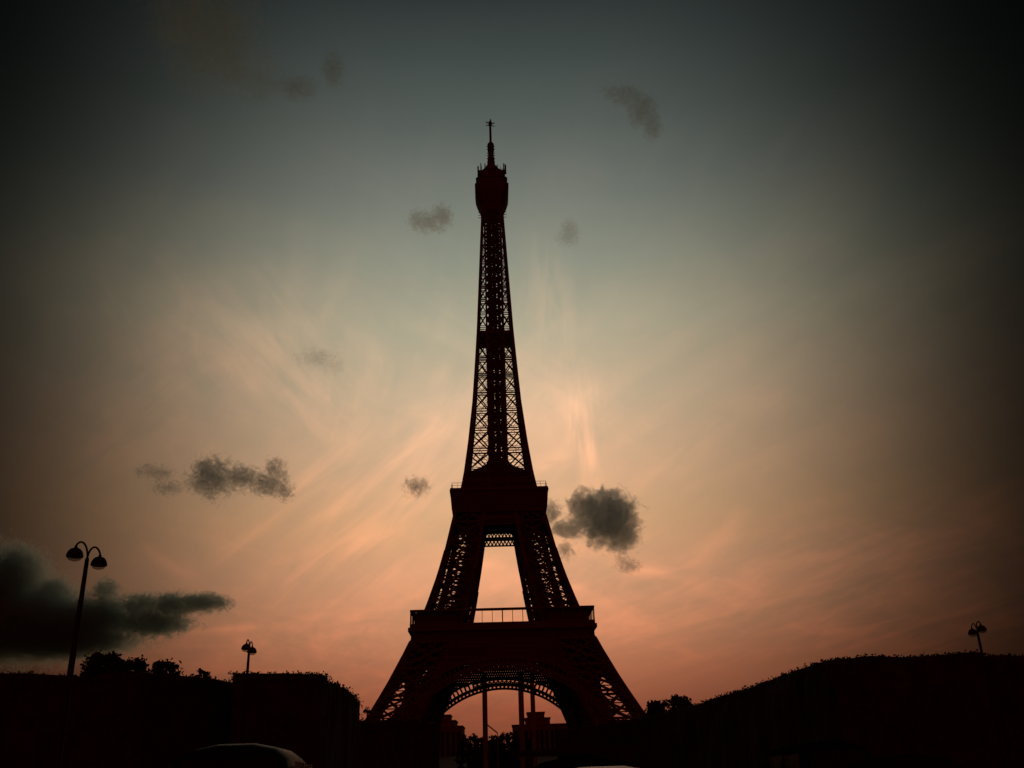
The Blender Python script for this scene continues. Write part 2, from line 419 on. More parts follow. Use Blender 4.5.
# ---- first platform
pl = MB()
hw = 35.6
pl.frus((-34.2, 34.2, -34.2, -12), 52.6, (-35.0, 35.0, -35.0, -12), 56.9)
pl.frus((-34.2, 34.2, 12, 34.2), 52.6, (-35.0, 35.0, 12, 35.0), 56.9)
pl.frus((-34.2, -12, -12, 12), 52.6, (-35.0, -12, -12, 12), 56.9)
pl.frus((12, 34.2, -12, 12), 52.6, (12, 35.0, -12, 12), 56.9)
for s in (-1, 1):                                  # floor beams below the deck
    for q in range(-3, 4): pl.bar((q*9, -33, 51), (q*9, 33, 51), .8, 3.0)
    break
fp = pl.build('first_platform', M['iron'], tower)
ft = MB()
for k in range(4):
    pts = [rotk((x, -hw, 57.45), k) for x in (-hw-.6, hw+.6)]
    ft.bar(pts[0], pts[1], 1.1, 1.5)               # projecting cornice
    for x in lin_z(-34, 34, 34):                    # consoles under it
        a, b = rotk((x, -34.9, 56.5), k), rotk((x, -33.5, 50.6), k); ft.bar(a, b, .7)
    a, b = rotk((-hw, -hw+.3, 58.9), k), rotk((hw, -hw+.3, 58.9), k); ft.bar(a, b, .12, 1.5)
    for s in (-1, 1):                               # curved corner brackets into the legs
        prev = None
        for i in range(7):
            t = i/6; z = 57-9*t; off = max(34.5, Wz(z)-.4)
            p = rotk((s*off, -off, z), k)
            if prev: ft.bar(prev, p, 1.3)
            prev = p
ft.build('cornice', M['iron'], fp)
for k in range(4):
    gl = MB()
    gl.bar(rotk((-hw, -hw+.9, 64.6), k), rotk((hw, -hw+.9, 64.6), k), 1.8, .75)
    xs = lin_z(-hw+.3, hw-.3, 18)
    for i, x in enumerate(xs):
        gl.bar(rotk((x, -hw+.3, 57.6), k), rotk((x, -hw+.3, 64.4), k), .42 if i % 3 == 0 else .2)
        gl.bar(rotk((x, -hw+1.6, 57.6), k), rotk((x, -hw+1.6, 64.4), k), .2)
    for s in (-1, 1):
        gl.bar(rotk((s*17.6, -33.2, 60.7), k), rotk((s*33.2, -33.2, 60.7), k), .3, 7.4)
    gl.build('gallery', M['iron'], fp)
for s in (-1, 1):
    pv = MB()
    xa, xb = sorted((s*14.6, s*32.6))
    pv.box(xa, xb, -19, 19, 56.92, 62.6); pv.frus((xa-.6, xb+.6, -20, 20), 62.6, (xa+2, xb-2, -17, 17), 64.3)
    for y in lin_z(-19, 19, 14): pv.bar((xa if s < 0 else xb, y, 57), (xa if s < 0 else xb, y, 62.6), .35)
    pv.build('pavilion', M['iron_dark'], fp)
for sx in (-1, 1):
    for sy in (-1, 1):
        pv = MB(); xa, xb = sorted((sx*16.8, sx*31.6)); ya, yb = sorted((sy*14, sy*31.6)); pv.box(xa, xb, ya, yb, 56.95, 60.4); pv.build('stair_hall', M['iron_dark'], fp)
# ---- girders below the second platform
for k in range(4):
    gb = MB()
    def P(x, z): return rotk((x, -Wz(z)-.05, z), k)
    for z0, z1 in ((101.9, 102.5), (104.3, 106.1), (108.0, 109.3), (110.6, 112)):
        gb.bar(P(-Iz(z0)-1.5, (z0+z1)/2), P(Iz(z0)+1.5, (z0+z1)/2), .7, z1-z0)
    for za, zb in ((102.4, 104.4), (106, 108.1), (109.2, 110.7)):
        xm = Iz(za)+1; seg = lin_z(-xm, xm, 10)
        for a, b in zip(seg, seg[1:]):
            gb.bar(P(a, za), P((a+b)/2, zb), .42); gb.bar(P((a+b)/2, zb), P(b, za), .42)
    gb.build('girder', M['iron'], tower)
# ---- second platform
s2_ = MB()
s2_.frus((-19.5, 19.5, -19.5, 19.5), 107.6, (-20.4, 20.4, -20.4, 20.4), 116.6)
s2_.frus((-20.9, 20.9, -20.9, 20.9), 116.6, (-20.6, 20.6, -20.6, 20.6), 117.9)
s2 = s2_.build('second_platform', M['iron'], tower)
r_ = MB()
for k in range(4):
    for x in lin_z(-20.2, 20.2, 16):
        r_.bar(rotk((x, -20.2, 117.9), k), rotk((x*.985, -19.9, 120.3), k), .11)
    r_.bar(rotk((-20.2, -20.2, 119.1), k), rotk((20.2, -20.2, 119.1), k), .12)
    r_.bar(rotk((-19.9, -19.9, 120.3), k), rotk((19.9, -19.9, 120.3), k), .14)
r_.build('railing', M['iron'], s2)
u_ = MB()
for za, ha, zb, hb in ((117.9, 15.4, 124, 15.0), (124, 14.4, 128, 12.6), (128, 11.8, 130.6, 8.5), (130.6, 8.0, 133, 5.6), (133, 5.4, 136, 4.2)):
    u_.frus((-ha, ha, -ha, ha), za, (-hb, hb, -hb, hb), zb)
u_.build('upper_hall', M['iron_dark'], s2)
for k in range(4):
    mb2 = MB()
    for x in lin_z(-19, 19, 20): mb2.bar(rotk((x, -19.9, 109), k), rotk((x, -20.55, 116.4), k), .35)
    mb2.build('frieze', M['iron'], s2)
# ---- shaft from the second platform to the top
IN = 3.9
zs = [118, 126.5]
while zs[-1] < 262: zs.append(zs[-1] + 10.3*(1-.0034*(zs[-1]-126.5)))
zs[-1] = 270
zz = []
for a, b in zip(zs, zs[1:]): zz += [a, (a+b)/2]
zz.append(zs[-1])
for k in range(4):
    cb = MB()
    for a, b in zip(zz, zz[1:]): 
        th = 1.5 - .5*(a-118)/150
        wa, wb = Wz(a)-th/2, Wz(b)-th/2
        cb.bar(rotk((wa, wa, a), k), rotk((wb, wb, b), k), th)
        ia, ib = min(IN, wa-1.2), min(IN, wb-1.2)
    cb.build('corner_column', M['iron'], tower)
    fb = MB()
    for s in (-1, 1):
        fa = lambda z: rotk((s*(Wz(z)-.6), -(Wz(z)-.6), z), k)
        fi = lambda z: rotk((s*min(IN, Wz(z)-1.6), -(Wz(z)-.6), z), k)
        for za_, zb_ in zip(zs, zs[1:]):
            kk = 1-.5*(za_-118)/148; lattice(fb, fa, fi, [za_, zb_], .56*kk, .42*kk, (2, 2) if za_ < 195 else 0, .2*kk, hgap=.13)
        for a, b in zip(zz, zz[1:]): fb.bar(fi(a), fi(b), .9)
        # slatted bands just above and below each horizontal gap
        for z in zs[1:-1]:
            for dzv in (.9, -2.3):
                fb.bar(fa(z+dzv), fi(z+dzv), .2)
    fa = lambda z: rotk((-min(IN, Wz(z)-1.6), -(Wz(z)-.6), z), k); fi = lambda z: rotk((min(IN, Wz(z)-1.6), -(Wz(z)-.6), z), k)
    zc = lin_z(118, 270, 34)
    lattice(fb, fa, fi, zc, .5, .5, (2, 1), .25)
    fb.build('shaft_face', M['iron'], tower)
lf = MB()
for (z0, z1, kx) in ((118, 198, 1.0), (198, 270, .78)):
    for (xa, xb) in ((-3.7, -1.15), (-.55, 1.5), (2.0, 3.8)):
        for ya, yb in ((-2.8, -.2), (.2, 2.8)): lf.box(xa*kx, xb*kx, ya*kx, yb*kx, z0, z1)
    for z in lin_z(z0+2, z1-2, 12): lf.box(-3.75*kx, 3.75*kx, -2.9*kx, 2.9*kx, z, z+.8)
lf.build('lift_shaft', M['iron_dark'], tower)
ip = MB()
ip.frus((-8.4, 8.4, -8.4, 8.4), 196.2, (-8.5, 8.5, -8.5, 8.5), 197.5); ip.frus((-7.6, 7.6, -7.6, 7.6), 197.5, (-4.5, 4.5, -4.5, 4.5), 199.5)
ip.build('intermediate_platform', M['iron'], tower)
# ---- summit
sm_ = MB()
def ring8(h, z): 
    c = h*.72
    return [(-c, -h, z), (c, -h, z), (h, -c, z), (h, c, z), (c, h, z), (-c, h, z), (-h, c, z), (-h, -c, z)]
prof = [(5.5, 266), (5.9, 269), (7.1, 272.3), (8.2, 276.3), (8.4, 278.5), (8.5, 280.2), (8.5, 281), (7.75, 281.1), (7.55, 283.9), (7.95, 284.1), (7.95, 284.7), (7.0, 284.9), (6.8, 286.6)]
i0 = 0
for h, z in prof: sm_.v += ring8(h, z)
for q in range(len(prof)-1):
    for j in range(8): sm_.f.append((q*8+j, q*8+(j+1) % 8, q*8+8+(j+1) % 8, q*8+8+j))
sm_.f.append(tuple(reversed(range(8)))); e = (len(prof)-1)*8; sm_.f.append(tuple(range(e, e+8)))
top = sm_.build('summit_cabin', M['iron'], tower)
cp = MB()
cp.frus((-6.6, 6.6, -6.6, 6.6), 286.6, (-6.9, 6.9, -6.9, 6.9), 288.6)
cp.lathe([(6.7, 288.6), (6.5, 290.4), (5.4, 290.9), (5.0, 292.2), (3.4, 292.7), (3.0, 295.0), (2.2, 296.2)], n=16)
cp.build('dome', M['iron'], top)
an = MB(); random.seed(3)
for k in range(4):
    for x in (-6.6, -5, -3.2, -1, 1.2, 3.0, 4.6, 6.2):
        hh = random.choice((2.0, 2.8, 3.4, 4.2)); an.bar(rotk((x, -6.7, 288.2), k), rotk((x, -6.9, 288.2+hh), k), random.choice((.18, .3, .5)))
    an.bar(rotk((-7, -6.8, 288.5), k), rotk((7, -6.8, 289.2), k), .2)
an.bar((7.1, -6.4, 286.5), (7.1, -6.4, 291.8), .9); an.bar((-5.3, -6.4, 288), (-5.3, -6.4, 293), .45)
an.build('aerial', M['iron_dark'], top)
for z in (264.5, 263, 261.5):
    bb = MB(); bb.bar((-7, -5, z), (7, -5, z+.2), .22); bb.build('bracket', M['iron_dark'], top)
ms = MB()
ms.lathe([(2.15, 294.8), (2.0, 297), (1.75, 300), (1.85, 301), (1.5, 301.4), (1.5, 304.5), (1.7, 305), (1.7, 309.5), (1.2, 310.3), (.62, 310.6), (.58, 321), (.85, 321.6), (1.0, 323.4), (.7, 324)], n=12)
for z in (298.5, 300.5, 302.5, 304, 306.5, 308.3):
    for k in range(4): ms.bar((0, 0, z), rotk((2.05, 0, z), k), .35)
for k in range(4):
    a = k*math.pi/2+.2
    ms.bar((0, 0, 321.5), (2.3*math.cos(a), 2.3*math.sin(a), 321.5), .3); ms.bar((1.1*math.cos(a), 1.1*math.sin(a), 323), (2.3*math.cos(a), 2.3*math.sin(a), 323.6), .4)
ms.bar((0, 0, 323), (0, 0, 326.0), .3)
ms.build('mast', M['iron_dark'], tower)

# ------------------------------------------------------------------ foliage
def leafs(mb, p, size, cnt, spread, rnd):
    for _ in range(cnt):
        q = p + Vector((rnd.gauss(0, 1), rnd.gauss(0, 1), rnd.gauss(0, .8)))*spread
        a = Vector((rnd.uniform(-1, 1), rnd.uniform(-1, 1), rnd.uniform(-1, 1))).normalized()
        b = a.cross(Vector((rnd.uniform(-1, 1), rnd.uniform(-1, 1), rnd.uniform(-1, 1)))).normalized()
        s = size*rnd.uniform(.6, 1.3)
        mb.quad(q-a*s, q+b*s*.55, q+a*s, q-b*s*.55)
def hedge(name, label, pts, depth, leaf=.16, seed=1, per_m=26, bumps=.45):
    """pts: world points along the top front edge; the hedge runs down to the ground and back by depth"""
    rnd = random.Random(seed); mb = MB()
    P = [Vector(p) for p in pts]; path = []
    for a, b in zip(P, P[1:]):
        n = max(1, int((b-a).length/.7))
        path += [a+(b-a)*(i/n) for i in range(n)]
    path.append(P[-1])
    prof = []      # (back offset, height factor)
    prof += [(0, t) for t in (0, .25, .5, .7, .85, .95)] + [(.12*depth/6, .99)] + [(depth*t, 1.0) for t in (.12, .3, .5, .7, .9)] + [(depth, .95), (depth, .5), (depth, 0)]
    rows = len(prof); i0 = len(mb.v)
    for i, p in enumerate(path):
        dn = (path[min(i+1, len(path)-1)]-path[max(i-1, 0)]); dn.z = 0; dn.normalize()
        bk_ = Vector((-dn.y, dn.x, 0))
        for (o, h) in prof:
            q = Vector((p.x, p.y, 0)) + bk_*o + Vector((0, 0, p.z*h))
            nn = noise.noise_vector(q*.3)*bumps + noise.noise_vector(q*1.5)*bumps*.4
            if h == 0: nn = Vector()
            nn.z *= .5
            mb.v.append(tuple(q+nn))
    for i in range(len(path)-1):
        for j in range(rows-1):
            a = i0+i*rows+j; mb.f.append((a, a+rows, a+rows+1, a+1))
    mb.f.append(tuple(i0+j for j in range(rows))); e = i0+(len(path)-1)*rows; mb.f.append(tuple(e+j for j in reversed(range(rows))))
    nv = len(mb.v)
    # leaf tufts over the top and the face
    for i, p in enumerate(path):
        for j in range(3, rows-2):
            for _ in range(5 if 5 <= j <= 8 else 1):
                base = Vector(mb.v[i0+i*rows+j]) + Vector((rnd.uniform(-.35, .35), rnd.uniform(-.2, .2), rnd.uniform(-.1, .06)))
                leafs(mb, base, leaf*.7, max(1, per_m//9), leaf*.5, rnd)
        if rnd.random() < .05: leafs(mb, p+Vector((rnd.uniform(-.4, .4), rnd.uniform(.2, 1), rnd.uniform(-.1, .06))), leaf*.8, 6, leaf*.6, rnd)
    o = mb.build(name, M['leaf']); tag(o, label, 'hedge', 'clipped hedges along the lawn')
    return o
def tree(base, H, cw, label, seed, leaf=.3, n_cl=60, per=60, crown_lo=.3, group=None, name='tree', ragged=1.0):
    rnd = random.Random(seed); t = empty(name, base)
    tb = MB(); r0 = H*.022
    pts = [Vector((0, 0, -.3))]
    for i in range(1, 7): pts.append(Vector((rnd.gauss(0, .012)*H, rnd.gauss(0, .012)*H, H*.82*i/6)))
    tb.tube(pts, [r0*(1-.13*i) for i in range(7)], 8)
    tips = []
    for i in range(16):
        f = rnd.uniform(crown_lo*.9, .8); s = Vector((0, 0, H*f)); a = rnd.uniform(0, 2*math.pi)
        L = cw*rnd.uniform(.55, 1.0)*(1.05-abs(f-.5)*.9)
        e = s+Vector((math.cos(a)*L, math.sin(a)*L, L*rnd.uniform(.25, .8)))
        m_ = (s+e)/2+Vector((0, 0, -.06*L)); tb.tube([s, m_, e], [r0*.4, r0*.28, r0*.1], 5); tips += [e, m_, lerp(m_, e, .6)]
    tb.build('trunk', M['bark'], t)
    cb = MB()
    for i in range(n_cl):
        if i < len(tips): c = tips[i]
        else:
            a = rnd.uniform(0, 2*math.pi); u = rnd.uniform(0, 1)**.5; zf = rnd.uniform(crown_lo, .98)
            prof = max(0, 1-((zf-(crown_lo+1.0)/2)/((1.03-crown_lo)/2))**2)**.36
            c = Vector((math.cos(a)*u*cw*prof, math.sin(a)*u*cw*prof, zf*H))
        leafs(cb, c, leaf, per, cw*.13*rnd.uniform(.6, 1.4)*ragged, rnd)
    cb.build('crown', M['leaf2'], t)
    tag(t, label, 'tree', group)
    return t

HH = 9.4
def top_pts(px, hs=None): return [at_h(x, y, h if hs else HH) for (x, y), h in zip(px, hs or [HH]*len(px))]
hedge('hedge', 'long low dark clipped hedge on the far left, behind the tallest street lamp', top_pts([(-60, 673), (60, 672.5), (150, 673), (200, 677), (246, 680)]), 7, seed=2)
hp = top_pts([(236, 673), (262, 672.5), (300, 673), (321, 673)])
far = [at_h(335, 680, HH), at_h(350, 690, HH), at_h(362.5, 701, HH)]
hedge('hedge', 'tall clipped hedge block with a rounded right shoulder, left of the tower', hp + far, 6, seed=3)
hedge('hedge', 'distant flat topped hedge crossing in front of the left tower leg', [at_h(340, 720, HH), at_h(400, 720, HH), at_h(440, 721.5, HH)], 6, seed=4, leaf=.25, per_m=12)
hedge('hedge', 'long sloping clipped hedge rising from the tower to the right edge',
      [at_h(556, 729, HH), at_h(600, 725, HH), at_h(643, 716.5, HH), at_h(692, 704.5, HH), at_h(740, 688.5, HH), at_h(790, 670.5, HH), at_h(830, 658, HH), at_h(870, 655.5, HH), at_h(930, 653.5, HH), at_h(984, 651.5, HH), at_h(986, 655, HH), at_h(1060, 653.5, HH)], 8, seed=5)

def px_tree(xc, ytop, ybase, halfpx, Y, label, seed, **k):
    b = at(xc, ybase, Y); t_ = at(xc, ytop, Y); sc_ = (at(xc+halfpx, ybase, Y)-b).length
    return tree(Vector((t_.x, Y, 0)), t_.z, sc_, label, seed, **k)
G1 = 'trees behind the left hedge'
px_tree(107, 653, 700, 22, 85, 'broad leafy tree standing highest behind the far left hedge', 11, leaf=.2, n_cl=420, per=18, crown_lo=.5, group=G1, ragged=.9)
px_tree(133, 657, 700, 18, 88, 'leafy tree close right of the highest tree behind the left hedge', 12, leaf=.2, n_cl=360, per=18, crown_lo=.5, group=G1, ragged=.9)
px_tree(165, 660, 700, 17, 90, 'pointed leafy tree in the middle of the left hedge top', 13, leaf=.2, n_cl=360, per=18, crown_lo=.5, group=G1, ragged=.9)
px_tree(201, 669, 700, 11, 95, 'small tree tip just showing over the left hedge', 14, leaf=.2, n_cl=160, per=24, crown_lo=.5, group=G1, ragged=.9)
G2 = 'trees at the right foot of the tower'
px_tree(657, 701, 722, 14, 150, 'round leafy tree beside the right tower foot', 15, leaf=.3, n_cl=220, per=22, crown_lo=.4, group=G2, ragged=.9)
px_tree(681, 696, 716, 15, 142, 'uneven taller tree at the low end of the right hedge', 16, leaf=.3, n_cl=220, per=22, crown_lo=.4, group=G2, ragged=.9)
G3 = 'far trees seen under the arch'
for i, (x, y, hp_, Y, lb) in enumerate([(469, 734, 14, 560, 'far tree against the left stone building under the arch'), (481, 737, 9, 590, 'low far tree at the foot of the left mast'),
        (497, 735, 13, 575, 'far tree right of the left mast under the arch'), (509, 731.5, 12, 585, 'highest far tree beside the right stone building'),
        (489, 741, 12, 540, 'nearer low tree in front of the far trees under the arch'), (522, 738, 13, 545, 'dark tree before the right stone building')]):
    px_tree(x, y, 760, hp_, Y, lb, 30+i, leaf=.7, n_cl=220, per=26, crown_lo=.15, group=G3, ragged=.6)

# ------------------------------------------------------------------ stone buildings on the hill
def building(label, blocks, Y, body):
    b = empty('stone_building', at((body[0]+body[1])/2, 760, Y).xyz); b.location.z = 0
    X0 = b.location.x
    def px(x, y): p = at(x, y, Y); return p.x-X0, p.z
    for i, (x0, x1, y, nm, dep) in enumerate(blocks):
        (xa, zt), (xb, _) = px(x0, y), px(x1, y)
        zb = 12 if i == 0 else prev_top
        mb = MB(); mb.box(xa, xb, -dep/2, dep/2, zb, zt-.8); mb.box(xa-.5, xb+.5, -dep/2-.5, dep/2+.5, zt-.8, zt)
        nn = max(2, int((xb-xa)/3.4))
        if i == 0:
            for x in lin_z(xa+.6, xb-.6, nn): mb.box(x-.5, x+.5, -dep/2-.6, -dep/2, zb, zt-.8)
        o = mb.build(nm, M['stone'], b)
        if i == 0:
            for x0_, x1_ in zip(lin_z(xa+.6, xb-.6, nn), lin_z(xa+.6, xb-.6, nn)[1:]):
                wv = MB(); wv.box(x0_+.9, x1_-.9, -dep/2-.15, -dep/2-.003, zb+4, zt-4); wv.build('window', M['glass_dark'], b)
        prev_top = zt
    tag(b, label, 'building'); return b
building('stepped stone building seen under the left side of the arch', [(420, 463.5, 728, 'wall', 30), (424, 456.5, 722, 'attic', 24), (428, 451, 716, 'roof_block', 18)], 700, (420, 463))
building('stepped stone building with a square top under the right of the arch', [(512.5, 590, 726, 'wall', 30), (525, 549.5, 719, 'attic', 24), (527, 544, 713, 'roof_block', 18)], 702, (512, 590))

# ------------------------------------------------------------------ tall masts under the arch
def mast(x0, x1, Y, label, ztop=52, strut=False):
    c = at((x0+x1)/2, 740, Y); t_ = at((x0+x1)/2, 700, Y); wd = (x1-x0)/F_PX*Y*.94
    m = empty('steel_mast', (t_.x, Y, 0))
    b = MB(); b.tube([(-wd*.36, 0, 0), (-wd*.36, 0, ztop)], wd*.16, 10); b.build('tube', M['mast'], m)
    b = MB(); b.tube([(wd*.36, 0, 0), (wd*.36, 0, ztop)], wd*.16, 10); b.build('tube', M['mast'], m)
    b = MB(); b.box(-wd*.36, wd*.36, -.08, .08, 1, ztop-.3)
    for z in lin_z(2, ztop-1, 24): b.bar((-wd*.36, 0, z), (wd*.36, 0, z), .3)
    b.build('web', M['mast'], m)
    if strut:
        p, q = at(487.5, 725, Y), at(497.5, 733, Y-2)
        b = MB(); b.bar(Vector((p.x-t_.x, 0, p.z)), Vector((q.x-t_.x, q.y-Y, q.z)), .5); b.bar(Vector((q.x-t_.x, q.y-Y, q.z)), Vector((q.x-t_.x, q.y-Y, 0)), .35); b.build('strut', M['mast'], m)
    tag(m, label, 'mast', 'tall twin masts seen through the arch')
mast(482.3, 487.3, 470, 'leftmost twin tube mast with a slanting strut, under the arch', strut=True)
mast(518.4, 523.8, 472, 'middle twin tube mast, beside the left end of the right stone building')
mast(530.4, 535, 474, 'rightmost slim twin tube mast, over the square stone top')

# ------------------------------------------------------------------ double arm street lamps
def make_lamp(H):
    t = empty('street_lamp')
    b = MB(); b.lathe([(.26, 0), (.26, .5), (.2, .6), (.17, 1.4), (.13, 1.5), (.115, H*.55), (.075, H-.1), (.06, H)], n=14); b.build('pole', M['pole'], t)
    for s in (-1, 1):
        b = MB(); pts = [(0, 0, H-.3)]
        for i in range(13):
            a = R(140)*i/12
            pts.append((s*.432*(1-math.cos(a)), 0, H-.05+.55*math.sin(a)))
        pts.append((s*.766, 0, H+.22)); b.tube(pts, .036, 8); b.build('arm', M['pole'], t)
        hd = MB(); x = s*.763; z = H+.24
        hd.lathe([(.05, z+.05), (.06, z-.02), (.1, z-.04), (.17, z-.07), (.235, z-.14), (.28, z-.23), (.3, z-.33), (.3, z-.36), (.27, z-.36)], c=(x, 0, 0), n=24)
        h = hd.build('lamp_head', M['pole'], t)
        bw = MB(); bw.lathe([(.262, z-.362), (.25, z-.41), (.2, z-.47), (.12, z-.505), (.02, z-.515)], c=(x, 0, 0), n=24); bw.build('glass_bowl', M['bowl'], h)
    return t
def set_lamp(o, x, ytop, Y, rz, label):
    p = at(x, ytop, Y); o.location = (p.x, Y, p.z-.02-LH); o.rotation_euler.z = R(rz)
    tag(o, label, 'street lamp', 'double armed street lamps'); return o
LH = 9.6
lamp = make_lamp(LH)
lamps = [lamp, copy_tree(lamp), copy_tree(lamp), copy_tree(lamp)]
def depth_for(x, y, h):  return at_h(x, y, h).y
for o, (x, y, rz, lb) in zip(lamps, [(87.3, 558, 80, 'tall double armed street lamp standing nearest, against the dark cloud'),
        (249.2, 649, 92, 'small double armed street lamp on the left, above the hedge block'),
        (977, 630.5, -94, 'small double armed street lamp at the far right over the hedge'),
        (367.3, 711.5, 84, 'tiny street lamp between the hedge shoulder and the left tower foot')]):
    set_lamp(o, x, y, depth_for(x, y, LH), rz, lb); o.location.z = 0

# ------------------------------------------------------------------ parked vehicles (only their tops reach into the picture)
def vehicle(name, label, cat, loc, rz, L, Wd, H, hood, tail, paint, rack=False, box=False):
    t = empty(name, loc, rz)                       # local -y is the front
    belt = H*.55; hw_ = Wd/2; zb = .28
    def section(y, hwid, ztop, crown, zlow, sharp=.32):
        pts = []; n = 7
        pts.append((-hwid*.96, zlow)); pts.append((-hwid, zlow+(ztop-zlow)*.45))
        for i in range(n+1):
            a = math.pi*(1-i/n); c, s_ = math.cos(a), math.sin(a)
            ex = 2/(3.2 if crown < .5 else 2.6)
            pts.append((hwid*.985*math.copysign(abs(c)**ex, c), ztop-sharp*(ztop-zlow)*(1-abs(s_)**ex)))
        pts.append((hwid, zlow+(ztop-zlow)*.45)); pts.append((hwid*.96, zlow))
        return [(x, y, z) for x, z in pts]
    def loft(secs):
        mb = MB(); m = len(secs[0])
        for s_ in secs: mb.v += s_
        for i in range(len(secs)-1):
            for j in range(m): mb.smooth.add(len(mb.f)); mb.f.append((i*m+j, i*m+(j+1) % m, (i+1)*m+(j+1) % m, (i+1)*m+j))
        mb.f.append(tuple(reversed(range(m)))); e = (len(secs)-1)*m; mb.f.append(tuple(range(e, e+m))); return mb
    y0, y1 = -L/2, L/2
    low = [section(y0, hw_*.8, belt*.78, 0, zb), section(y0+.12, hw_*.92, belt*.86, 0, zb), section(y0+.6, hw_, belt*.95, 0, zb), section(y0+hood, hw_, belt*1.02, 0, zb),
           section(0, hw_, belt*1.04, 0, zb), section(y1-.5, hw_, belt*1.04, 0, zb), section(y1-.1, hw_*.95, belt*.98, 0, zb), section(y1, hw_*.86, belt*.85, 0, zb)]
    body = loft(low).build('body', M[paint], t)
    a, b = y0+hood, y1-tail
    rk, rr = (H-belt)*.85, (H-belt)*.35 if tail < .4 else (H-belt)*.7
    cab = [section(a-.05, hw_*.9, belt*1.05, 0, belt*.9), section(a+rk*.5, hw_*.86, belt+(H-belt)*.62, 1, belt*.9), section(a+rk, hw_*.8, H*.975, 1, belt*.9, .42), section(a+rk+.5, hw_*.8, H, 1, belt*.9, .42),
           section(b-rr-.4, hw_*.8, H*.995, 1, belt*.9, .42), section(b-rr, hw_*.8, H*.97, 1, belt*.9, .42), section(b-rr*.4, hw_*.85, belt+(H-belt)*.6, 1, belt*.9), section(b, hw_*.88, belt*1.03, 0, belt*.9)]
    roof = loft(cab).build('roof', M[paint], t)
    for s in (-1, 1):                              # side windows, set just proud of the cabin
        mb = MB(); ya, yb = a+rk*1.1, b-rr*1.1
        for (u0, u1) in ((0, .48), (.52, 1)):
            p, q = ya+(yb-ya)*u0, ya+(yb-ya)*u1
            mb.quad((s*hw_*.868, p, belt*1.1), (s*hw_*.868, q, belt*1.1), (s*hw_*.84, q, H*.86), (s*hw_*.84, p, H*.86))
        mb.build('side_window', M['glass_dark'], t)
    mb = MB(); mb.quad((-hw_*.74, a+.03, belt*1.12), (hw_*.74, a+.03, belt*1.12), (hw_*.66, a+rk*.78, H*.93), (-hw_*.66, a+rk*.78, H*.93)); 
    for i in range(4): mb.v[i] = (mb.v[i][0], mb.v[i][1]-.1, mb.v[i][2])
    mb.build('windscreen', M['glass_dark'], t)
    mb = MB(); mb.quad((-hw_*.72, b+.03, belt*1.1), (hw_*.72, b+.03, belt*1.1), (hw_*.64, b-rr*.55, H*.88), (-hw_*.64, b-rr*.55, H*.88)); mb.build('rear_window', M['glass_dark'], t)
    for s in (-1, 1):
        mb = MB(); mb.box(*sorted((s*hw_*.5, s*hw_*.82)), y0-.02, y0+.1, belt*.62, belt*.76); mb.build('headlight', M['lampglass'], t)
        mb = MB(); mb.box(*sorted((s*hw_*.6, s*hw_*.88)), y1-.08, y1+.02, belt*.7, belt*.9); mb.build('tail_light', M['tail'], t)
        for y in (y0+.85, y1-.85):
            wv = MB(); cx = s*(hw_-.1)
            wv.tube([(cx-.1, y, .32), (cx-.09, y, .32), (cx+.09, y, .32), (cx+.1, y, .32)], [.28, .32, .32, .28], 20)
            tw = wv.build('wheel', M['tyre'], t)
            rv = MB(); rv.tube([(cx+s*.08, y, .32), (cx+s*.112, y, .32)], [.2, .18], 16); rv.build('rim', M['rim'], tw)
    if rack:
        mb = MB(); z = H+.07
        for y in (a+rk+.5, (a+b)/2+.2, b-rr-.5):
            mb.bar((-hw_*.92, y, z), (hw_*.92, y, z), .05)
            for s in (-1, 1): mb.bar((s*hw_*.7, y, H-.12), (s*hw_*.7, y, z), .05)
        mb.build('roof_rack', M['pole'], t)
    if box:
        mb = MB(); y = (a+b)/2; mb.frus((-.24, .24, y-.16, y+.16), H-.01, (-.2, .2, y-.1, y+.1), H+.12); mb.build('roof_box', M['teal'], t)
    tag(t, label, cat); return t
def vplace(x, y, H, back=0.0):
    p = at_h(x, y, H); return (p.x, p.y+back, .005)
vehicle('parked_van', 'dark green van seen from behind at the bottom left', 'van', vplace(247, 746, 1.98, .4), R(186), 4.6, 2.05, 1.98, .9, .12, 'green')
vehicle('parked_car', 'pale beige car whose curved roof edge catches the sky', 'car', vplace(611, 764.5, 1.47, 1.2), R(176), 4.3, 1.76, 1.47, 1.25, .5, 'cream')
vehicle('parked_car', 'dark green grey car with roof bars and a small roof box', 'car', vplace(580, 758, 1.62, .7), R(178), 4.4, 1.8, 1.62, 1.2, .2, 'teal', rack=True, box=True)
vehicle('parked_van', 'dark van standing farthest to the right of the cars', 'van', vplace(814, 742, 2.1, .6), R(182), 4.8, 2.0, 2.1, .9, .12, 'teal')
vehicle('parked_car', 'dark olive car at the bottom right', 'car', vplace(906, 754, 1.58, .6), R(170), 4.2, 1.76, 1.58, 1.2, .3, 'olive')

